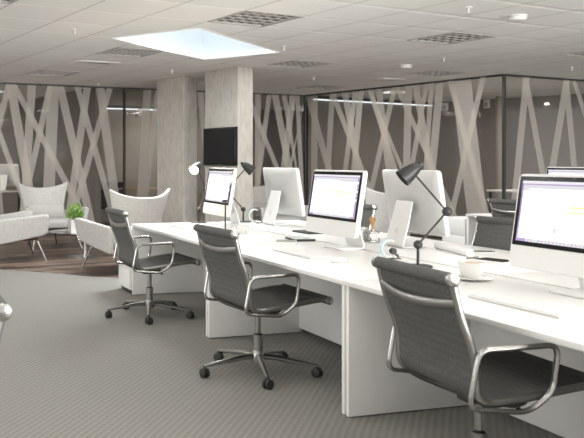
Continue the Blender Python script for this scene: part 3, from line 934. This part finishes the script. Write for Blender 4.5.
p = row(4.0, 1.22, DESK_Z)+Vector((-.03, 0, 0)); desk_lamp('desk_lamp', p, PI, 'black ball-jointed desk lamp right of the far left screen, unlit')
p = row(4.03, .70, DESK_Z); l3, hp = desk_lamp('desk_lamp', p, 1.05, 'black desk lamp left of the far left screen with its bulb glowing', True, aim=(-.75, .05, -.42))
L = bpy.data.lights.new('lamp_glow', 'POINT'); L.energy = 16; L.color = (1, .82, .55); L.shadow_soft_size = .03
lo = bpy.data.objects.new('lamp_glow', L); C.objects.link(lo); lo.parent = l3; lo.location = hp

# ------------------------------------------------------------------ desk-top things
def keyboard_tree():
    r = thing('keyboard', 'x', 'keyboard', group='white keyboards')
    mb = MB(); mb.box((0, 0, .006), (.14, .55, .011), .004); mb.build('tray', 'satin', r)
    mb = MB()
    for i in range(5):
        for j in range(19):
            mb.box((-.052+i*.026, -.252+j*.028, .0135), (.021, .024, .005), .0015, seg=1)
    mb.build('keys', 'whiteplastic', r, smooth=False)
    return r
kb = keyboard_tree()
for i, (s, t, e, lab) in enumerate([(1.18, .345, 0, 'white keyboard in front of the fully visible middle screen'), (-.89, .335, 0, 'white keyboard before the nearest screen at the right edge'),
                                 (3.42, .33, 0, 'white keyboard on the far left desk'), ]):
    p = row(s, t, DESK_Z)
    if i == 0: kb.location = p; kb.rotation_euler = (0, 0, aU+e); kb['label'] = lab
    else: dup(kb, p, aU+e, lab)
def mouse_tree():
    r = thing('computer_mouse', 'x', 'mouse', group='white mice')
    def f(u, v):
        a = u*2*PI; rr_ = v
        x = math.cos(a)*.058*rr_; y = math.sin(a)*.034*rr_
        return Vector((x, y, .004+.024*math.sqrt(max(0, 1-rr_**2.5))))
    mb = MB(); mb.grid(f, 28, 8)
    bmesh.ops.remove_doubles(mb.bm, verts=mb.bm.verts[:], dist=1e-5); mb.build('shell', 'whiteplastic', r)
    mb = MB(); mb.lathe([(0, 0), (.030, 0), (.033, .004), (0, .004)]); mb.build('base', 'satin', r)
    return r
ms = mouse_tree(); p = onz(339, 262, DESK_Z); ms.location = p; ms.rotation_euler = (0, 0, aU); ms['label'] = 'white mouse to the right of the middle keyboard'
dup(ms, row(2.98, .36, DESK_Z), aU, 'white mouse on the far left desk behind the middle chair')

# cup with saucer
cup = thing('coffee_cup', 'white cup of milky coffee beside the nearest chair back', 'cup', (0, 0, 0))
p = onz(471, 280.2, DESK_Z); cup.location = (p.x, p.y, DESK_Z+.013); cup.rotation_euler = (0, 0, 1.7)
mb = MB(); mb.lathe([(0, .0), (.036, 0), (.036, .004), (.052, .02), (.062, .045), (.066, .085), (.0675, .085), (.063, .084), (.058, .045), (.04, .012), (0, .010)]); mb.build('bowl', 'ceramic', cup)
mb = MB(); mb.lathe([(0, .076), (.0625, .076)]); mb.build('coffee', 'coffee', cup)
mb = MB(); mb.tube(spline([(.060, 0, .068), (.085, 0, .066), (.095, 0, .045), (.080, 0, .028), (.052, 0, .024)], 6), .006, 8); mb.build('handle', 'ceramic', cup)
mb = MB(); mb.lathe([(0, 0), (.045, 0), (.05, .004), (.085, .010), (.10, .016), (.10, .018), (.085, .013), (.045, .007), (0, .007)], seg=36); sc_ = mb.build('saucer', 'ceramic')
sc_.location = (p.x+.01, p.y, DESK_Z+.001); tag(sc_, 'white saucer under the cup of milky coffee', 'saucer')
# white mug behind the middle chair
p = onz(241.5, 233.6, DESK_Z)
mg = thing('mug', 'plain white mug on the desk just behind the top of the middle chair', 'mug', (p.x, p.y, DESK_Z), .4)
mb = MB(); mb.lathe([(0, 0), (.044, 0), (.047, .004), (.048, .078), (.045, .078), (.043, .008), (0, .008)]); mb.build('body', 'ceramic', mg)
mb = MB(); mb.tube(spline([(.046, 0, .062), (.07, 0, .058), (.072, 0, .03), (.046, 0, .02)], 5), .005, 8); mb.build('handle', 'ceramic', mg)
# slim black rod
p = onz(225.3, 230.6, DESK_Z)
rd = thing('desk_stand', 'slim black upright rod with a small square top behind the middle chair', 'stand', (p.x, p.y, DESK_Z), 0)
mb = MB(); mb.lathe([(0, 0), (.045, 0), (.045, .008), (0, .010)]); mb.build('base', 'black', rd)
mb = MB(); mb.tube([(0, 0, .008), (0, 0, .27)], .0065, 8); mb.build('rod', 'black', rd)
mb = MB(); mb.box((-.004, 0, .272), (.046, .03, .024), .004); mb.build('head', 'black', rd)
# headphones
def headphones(px, py, lab, rz, s=1.0, first=[None]):
    p = onz(px, py, DESK_Z)
    if first[0] is None:
        r = first[0] = thing('headphones', lab, 'headphones', group='white headphones')
        arc = [(.078*math.cos(a), 0, .100+.078*math.sin(a)) for a in [math.radians(60+i*10) for i in range(23)]]
        mb = MB(); mb.tube(arc, .011, 8, flat=((0, 1, 0), 2.2)); hb = mb.build('headband', 'whiteplastic', r)
        arc2 = [(q[0]*1.10, q[1], (q[2]-.100)*1.10+.100) for q in arc[:-4]]
        mb = MB(); mb.tube(arc2, .0035, 8, flat=((0, 1, 0), 5)); mb.build('rim', 'paleblue', hb)
        mb = MB(); mt = Matrix.Rotation(PI/2, 4, 'X')
        mb.lathe([(0, -.03), (.026, -.03), (.030, -.02), (.030, .02), (.026, .03), (0, .03)], (.030, -.02, .078), 20, mt); mb.build('ear_cup', 'rubber', r)
        mb = MB(); mb.tube([(.03, 0, .078), (.085, .0, .030), (.10, 0, .012)], .010, 8); mb.build('ear_cup', 'rubber', r)
        ring = [(.055+.03*math.cos(i*PI/8), -.03, .034+.03*math.sin(i*PI/8)) for i in range(16)]
        mb = MB(); mb.tube(ring, .004, 8, closed=True); mb.build('slider_loop', 'chrome', r)
        mb = MB(); mb.box((.06, 0, .004), (.10, .07, .008), .003); mb.build('cable_box', 'rubber', r)
    else: r = dup(first[0], (0, 0, 0), 0, lab)
    r.location = (p.x, p.y, DESK_Z); r.rotation_euler = (0, 0, rz); r.scale = (s,)*3
headphones(389, 259, 'white headphones with pale blue rim behind the nearest chair', .15, .68)
headphones(255, 223, 'white headphones with pale blue rim between the far left screen and the smaller turned-away one', .1, .78)
# stamp and perforated pen cup
p = onz(372.5, 242, DESK_Z)
stp = thing('stamp', 'chrome framed stamp with turned wooden handle on the rear desk', 'stamp', (p.x, p.y, DESK_Z), aU)
mb = MB()
for sx in (-.036, .036):
    for sy in (-.036, .036): mb.box((sx, sy, .04), (.012, .012, .08), .002)
mb.box((0, 0, .082), (.086, .086, .010), .003); mb.box((0, 0, .006), (.086, .086, .012), .003); mb.build('frame', 'chrome', stp)
mb = MB(); mb.box((0, 0, .045), (.05, .05, .06), .004); mb.build('block', 'whiteplastic', stp)
mb = MB(); mb.lathe([(0, .085), (.014, .085), (.014, .10), (0, .10)]); mb.build('collar', 'chrome', stp)
mb = MB(); mb.lathe([(0, .10), (.016, .10), (.013, .115), (.012, .135), (.019, .155), (.026, .172), (.024, .188), (.012, .197), (0, .198)]); mb.build('handle', 'wood_pale', stp)
p = onz(361, 241, DESK_Z)
pc = thing('pen_holder', 'small square white perforated holder left of the chrome stamp', 'pen holder', (p.x, p.y, DESK_Z), aU)
mb = MB()
for sx, sy in ((1, 0), (-1, 0), (0, 1), (0, -1)): mb.box((sx*.04, sy*.04, .055), (.004 if sx else .084, .004 if sy else .084, .11))
mb.box((0, 0, .003), (.08, .08, .006)); mb.build('body', 'whiteplastic', pc, smooth=False)
mb = MB()
for i in range(3):
    for k in range(4):
        mb.box((-.0425, -.024+i*.024, .02+k*.024), (.002, .009, .009)); mb.box((-.024+i*.024, -.0425, .02+k*.024), (.009, .002, .009))
mb.build('holes', 'grey_edge', pc, smooth=False)
# rolled paper
a = onz(437, 244.8, DESK_Z+.026); b = onz(470, 253.0, DESK_Z+.026)
ro = thing('paper_roll', 'long white paper roll lying on the rear desk right of the large turned-away screen', 'paper roll', (a+b)/2, math.atan2((b-a).y, (b-a).x))
Lr = (b-a).length; sp_ = []
mb = MB(); mb.tube([(-Lr/2, 0, 0), (Lr/2, 0, 0)], .025, 20); mb.build('roll', 'paper', ro)
for e in (-1, 1):
    mb = MB(); mb.lathe([(.0, 0), (.012, 0), (.018, 0)], (e*(Lr/2+.0008), 0, 0), 16, Matrix.Rotation(PI/2, 4, 'Y')); mb.build('roll_end', 'paper', ro)
# tablets / notebooks / phones
def slab_thing(name, lab, cat, loc, rz, size, body, top, partn='screen', group=None, inset=.012):
    r = thing(name, lab, cat, loc, rz, group)
    mb = MB(); mb.box((0, 0, size[2]/2), size, min(.003, size[2]*.3)); mb.build('body', body, r)
    mb = MB(); mb.box((0, 0, size[2]+.0006), (size[0]-inset*2, size[1]-inset*2, .0012)); mb.build(partn, top, r)
    return r
p = onz(495, 261.8, DESK_Z); slab_thing('tablet', 'white edged tablet with black screen on the rear desk left of the right screen', 'tablet', p, aU+.25, (.17, .24, .012), 'whiteplastic', 'bezel')
p = onz(310, 232.8, DESK_Z); slab_thing('tablet', 'flat black tablet lying just left of the fully visible middle screen', 'tablet', p, aU+.05, (.20, .28, .016), 'rubber', 'bezel')
p = onz(474, 251.9, DESK_Z); slab_thing('mobile_phone', 'thin dark phone at the end of the white paper roll', 'phone', (p.x+.05, p.y-.03, DESK_Z), aU+1.2, (.075, .15, .008), 'grey_edge', 'bezel', inset=.004)
p = onz(472, 258.5, DESK_Z)
pe = thing('pen', 'thin silver pen on the rear desk between paper roll and tablet', 'pen', (p.x, p.y, DESK_Z+.005), .6)
mb = MB(); mb.tube([(-.06, 0, 0), (.06, 0, 0)], .005, 8); mb.build('barrel', 'alu', pe)
mb = MB(); mb.tube([(.06, 0, 0), (.075, 0, 0)], [.005, .001], 8); mb.build('tip', 'darkmetal', pe)
M['cover'] = None
def m_cover():
    k = NT('printed_cover'); co = k.coord(); n = k.n('ShaderNodeTexVoronoi'); n.inputs['Scale'].default_value = 18; k.l(co, n.inputs[0])
    c = k.mix(k.math('MULTIPLY', n.outputs['Distance'], 1.6), (.10, .13, .12), (.55, .60, .55)); k.bsdf(Base_Color=c, Roughness=.4); return k.m
M['cover'] = m_cover()
p = onz(286, 242.5, DESK_Z)
bk = thing('notebook', 'open pale notebook leaning on the dark printed book, middle desk', 'notebook', (p.x, p.y, DESK_Z), aU-.5)
mb = MB(); mb.box((0, 0, .006), (.16, .21, .010), .002); mb.build('pages', 'paper', bk)
mb = MB(); mb.box((0, 0, .0118), (.15, .20, .0016)); mb.build('cover', plain('olive_cover', (.24, .235, .19), .6), bk)
p = onz(300, 240.0, DESK_Z); slab_thing('book', 'dark book with a green and grey printed cover on the middle desk', 'book', p, aU-.15, (.17, .25, .018), 'rubber', 'cover', 'cover', inset=.004)
# papers on the desks
pp = slab_thing('paper_sheet', 'white sheet of paper lying on the far left desk near its front corner', 'paper', row(3.55, .62, DESK_Z), aU+.1, (.22, .30, .001), 'paper', 'paper', 'print')

# ------------------------------------------------------------------ lounge: armchairs, table, plant
def wing_chair_tree(wool):
    # local: +y front, x right, origin on floor under the seat centre
    r = thing('wing_chair', 'x', 'armchair', group='pale grey wing armchairs')
    def hw(v):   # half width against height
        return .335+.09*max(0, (v-.45)/.55)**1.2+.03*max(0, (.3-v)/.3)
    def back(u, v):
        a = -1+2*u
        top = .925+.105*abs(a)**2.6+.0
        z = .36+(top-.36)*v
        w = hw(v)
        y = -.30-.20*v+.13*abs(a)**2.2*(.55+.6*v)
        return Vector((a*w, y, z))
    mb = MB(); mb.slab(back, 26, 18, lambda u, v: .055-.02*v)
    b = mb.build('backrest', wool, r, bevel=.012)
    mb = MB()
    def pad(u, v):
        a = -1+2*u; z = .44+.20*v
        return Vector((a*(.325-.02*v), -.26-.10*v+.10*abs(a)**2.2+.02*math.sin(PI*v), z))
    mb.slab(pad, 16, 8, lambda u, v: .06+.06*math.sin(PI*v)); mb.build('lumbar_cushion', wool, r, bevel=.012)
    for sx in (-1, 1):
        def arm(u, v):
            y = -.27+.72*u
            zt = .565+.09*u-.022*max(0, (u-.88)/.12)**2; zb = .235+.135*u**1.2
            if u > .9: zb += .035*((u-.9)/.1)**2
            z = zb+(zt-zb)*v
            x = .335+.10*u+.06*v*(.3+.7*u)
            return Vector((sx*x, y, z))
        mb = MB(); mb.slab(arm, 18, 8, .062); mb.build('armrest', wool, r, bevel=.022)
    mb = MB(); mb.box((0, .06, .385), (.66, .70, .13), .045, seg=4); mb.build('seat_cushion', wool, r)
    mb = MB(); mb.box((0, .04, .30), (.60, .62, .05), .012); mb.build('seat_frame', 'brownfab', r)
    for sx in (-1, 1):
        for y0, y1, xe in ((.33, .44, .40), (-.24, -.42, .25)):
            pts = fillet([(sx*.14, y0*.8, .29), (sx*(xe-.09), y0, .285), (sx*xe, y1, 0.0)], .04, 5)
            mb = MB(); mb.tube(pts, .011, 10); mb.build('leg', 'chrome', r)
    return r
wc = wing_chair_tree('wool')
def place_wc(loc, rz, lab, first=[True]):
    if first[0]: wc.location = loc; wc.rotation_euler = (0, 0, rz); wc['label'] = lab; first[0] = False; return wc
    return dup(wc, loc, rz, lab)
# rz: 0 faces +Y (away). PI faces the camera
place_wc((-1.38, 12.85, .004), PI+.40, 'pale wing armchair facing us behind the glass table')
place_wc((-1.77, 11.23, .004), -1.22, 'pale wing armchair at the left edge seen from its side, cut off by the frame')
place_wc((-.125, 10.14, .004), .52, 'pale wing armchair seen from behind, next to the far left desk')
place_wc((3.36, 11.3, .004), .30, 'pale wing armchair seen from behind, beyond the chrome stamp')
place_wc((2.20, 13.3, .004), PI+.5, 'pale wing armchair beyond the smaller turned-away screen, right of the pillar')

tp = onz(85.4, 257.2)
tb = thing('coffee_table', 'round glass coffee table on a chrome pedestal between the armchairs', 'table', (tp.x, tp.y, .004))
M['tglass'] = m_glass()
mb = MB(); mb.lathe([(0, .352), (.52, .352), (.525, .356), (.525, .362), (.52, .366), (0, .366)], seg=48); mb.build('glass_top', 'glass', tb)
mb = MB(); mb.lathe([(0, .012), (.06, .014), (.03, .03), (.024, .06), (.024, .33), (.07, .35), (0, .351)]); mb.build('pedestal', 'chrome', tb)
mb = MB(); mb.lathe([(0, 0), (.27, 0), (.27, .008), (.24, .012), (0, .014)], seg=40); mb.build('foot', 'chrome', tb)
pt = thing('potted_plant', 'small bright green plant in a square white pot on the glass table', 'plant', (-.845, 11.25, .371), .35)
mb = MB(); hp_, wt, wb_ = .185, .088, .082
def potbox(w0, w1, z0, z1):
    a = [mb.bm.verts.new((sx*w0, sy*w0, z0)) for sx, sy in ((-1, -1), (1, -1), (1, 1), (-1, 1))]; b = [mb.bm.verts.new((sx*w1, sy*w1, z1)) for sx, sy in ((-1, -1), (1, -1), (1, 1), (-1, 1))]
    mb.bm.faces.new(a[::-1])
    for i in range(4): mb.bm.faces.new((a[i], a[(i+1) % 4], b[(i+1) % 4], b[i]))
    return b
b1 = potbox(wb_, wt, 0, hp_); in0 = [mb.bm.verts.new(v.co*Vector((.9, .9, 1)) if False else Vector((v.co.x*.9, v.co.y*.9, hp_))) for v in b1]
in1 = [mb.bm.verts.new(Vector((v.co.x, v.co.y, hp_-.03))) for v in in0]
for i in range(4):
    mb.bm.faces.new((b1[i], b1[(i+1) % 4], in0[(i+1) % 4], in0[i])); mb.bm.faces.new((in0[i], in0[(i+1) % 4], in1[(i+1) % 4], in1[i]))
mb.build('pot', 'ceramic', pt, smooth=False)
mb = MB(); mb.box((0, 0, hp_-.03), (.155, .155, .01)); mb.build('soil', 'soil', pt, smooth=False)
mb = MB(); rnd = random.Random(3)
for i in range(240):
    a = rnd.uniform(0, 2*PI); el = rnd.uniform(-.1, 1.25); q = math.sqrt(rnd.random())
    c = Vector((math.cos(a)*.11*q, math.sin(a)*.11*q, hp_+.02+.15*el*(1-.55*q*q)+.02*rnd.random()))
    dn = (Vector((math.cos(a)*q, math.sin(a)*q, .3+el)).normalized()+Vector((rnd.uniform(-.6, .6), rnd.uniform(-.6, .6), rnd.uniform(-.4, .6)))).normalized()
    sd_ = dn.cross(Vector((rnd.uniform(-1, 1), rnd.uniform(-1, 1), .2))).normalized()
    l, w = rnd.uniform(.035, .055), rnd.uniform(.011, .017); up = dn.cross(sd_)*.006
    mb.quad((c-dn*l*.3, c+dn*l*.25+sd_*w+up, c+dn*l*.75, c+dn*l*.25-sd_*w+up))
mb.build('foliage', 'leaf', pt, smooth=False, recalc=False)
mb = MB()
for i in range(9):
    a = i*.7; mb.tube([(.02*math.cos(a), .02*math.sin(a), hp_-.03), (.08*math.cos(a), .08*math.sin(a), hp_+.08)], .003, 5)
mb.build('stems', plain('stem_green', (.10, .2, .03), .6), pt)

# small computers in the left back room (white, seen through glass)
dup(im0, (-2.75, 17.3, .74), PI/2-.5, 'small white desktop computer seen through the left glass wall')
# chairs in the rooms behind the glass
dup(ch0, (-.45, 16.3, 0), 1.4, 'dark office chair in the room behind the glass, left of the pillars')

# ------------------------------------------------------------------ light
w = bpy.data.worlds.new('World'); bpy.context.scene.world = w; w.use_nodes = True
nt = w.node_tree; nt.nodes.clear()
bg = nt.nodes.new('ShaderNodeBackground'); wo = nt.nodes.new('ShaderNodeOutputWorld')
skyn = nt.nodes.new('ShaderNodeTexSky'); skyn.sky_type = 'HOSEK_WILKIE'; skyn.turbidity = 6; skyn.sun_direction = (-.5, -.6, .62)
mixn = nt.nodes.new('ShaderNodeMix'); mixn.data_type = 'RGBA'; mixn.inputs[0].default_value = .92
nt.links.new(skyn.outputs[0], mixn.inputs[6]); mixn.inputs[7].default_value = (1, .985, .955, 1)
nt.links.new(mixn.outputs[2], bg.inputs[0]); bg.inputs[1].default_value = 1.3
nt.links.new(bg.outputs[0], wo.inputs[0])
def area(name, loc, target, sx, sy, en, col=(1, 1, 1)):
    L = bpy.data.lights.new(name, 'AREA'); L.shape = 'RECTANGLE'; L.size = sx; L.size_y = sy; L.energy = en; L.color = col
    o = bpy.data.objects.new(name, L); C.objects.link(o); o.location = loc
    o.rotation_euler = (Vector(target)-Vector(loc)).to_track_quat('-Z', 'Y').to_euler(); return o
cs = skyc
area('skylight_daylight', (cs.x, cs.y, CEIL+.06), (cs.x, cs.y, 0), 1.0, .8, 130, (.93, .97, 1))
area('added_fill_right', (7.0, -1.5, 1.3), (3.2, 7, 2.75), 5, 2.2, 1000, (1, .98, .95))  # added fill aimed up to brighten the ceiling, not a known window
area('window_daylight_left', (-6.5, 2.0, 1.7), (-1.5, 9, .3), 6, 2.2, 190, (1, .985, .96))
for (i, j), lab in holes.items():
    if 'between' in lab and 'pillars' in lab: continue
    c = cell_center(i, j); area('ceiling_lamp_and_fill', (c.x, c.y, CEIL-.012), (c.x, c.y+.001, 0), .5, .5, 9 if 'taller' in lab else 17, (1, .98, .945))
# added fill lights above and behind the viewer, no fixtures there
for ix in range(-2, 4):
    for iy in range(-1, 3):
        area('ceiling_lamp_and_fill', (ix*1.9+.3, iy*1.9+.9, CEIL-.02), (ix*1.9+.3, iy*1.9+.91, 0), .6, .6, 8.5, (1, .98, .945))
area('ceiling_lamp_and_fill', (-3.6, 7.6, CEIL-.02), (-3.0, 8.4, 0), .6, .6, 90, (1, .985, .96))  # added fill out of frame at left, brightens the floor there
area('ceiling_lamp_and_fill', (-4.6, 10.2, CEIL-.02), (-4.2, 10.4, 0), .6, .6, 30, (1, .985, .96))  # second added fill out of frame at left, no fixture
# rooms behind
area('back_room_light', (KL.x+2.6, KL.y+3.0, CEIL-.06), (KL.x+2.6, KL.y+3.1, 0), 2.5, 1.5, 75, (1, .93, .85))
area('side_room_light', (6.6, 16.0, CEIL-.06), (6.6, 16.05, 0), 1.6, 1.6, 90, (1, .94, .87))
area('back_room_light_right', ((K1+nBack*3.2-dBack*1.2).x, (K1+nBack*3.2-dBack*1.2).y, CEIL-.06), ((K1+nBack*3.6-dBack*1.2).x, (K1+nBack*3.6-dBack*1.2).y, 0), 1.2, 1.2, 50, (1, .92, .82))

# ------------------------------------------------------------------ camera
cam = bpy.data.cameras.new('camera'); co_ = bpy.data.objects.new('camera', cam); C.objects.link(co_)
co_.location = (0, 0, EYE); co_.rotation_euler = (PI/2, 0, 0)
cam.sensor_width = 36; cam.lens = F_PX/584*36
cam.shift_x = (292-CX)/584; cam.shift_y = -(219-HZ)/584
cam.clip_start = .05; cam.clip_end = 100
cam.dof.use_dof = True; cam.dof.focus_distance = 5.9; cam.dof.aperture_fstop = 5.0
sc = bpy.context.scene; sc.camera = co_
sc.view_settings.view_transform = 'Standard'; sc.view_settings.look = 'None'; sc.view_settings.exposure = 0.0
sc.cycles.transparent_max_bounces = 24; sc.cycles.max_bounces = 10; sc.cycles.diffuse_bounces = 5
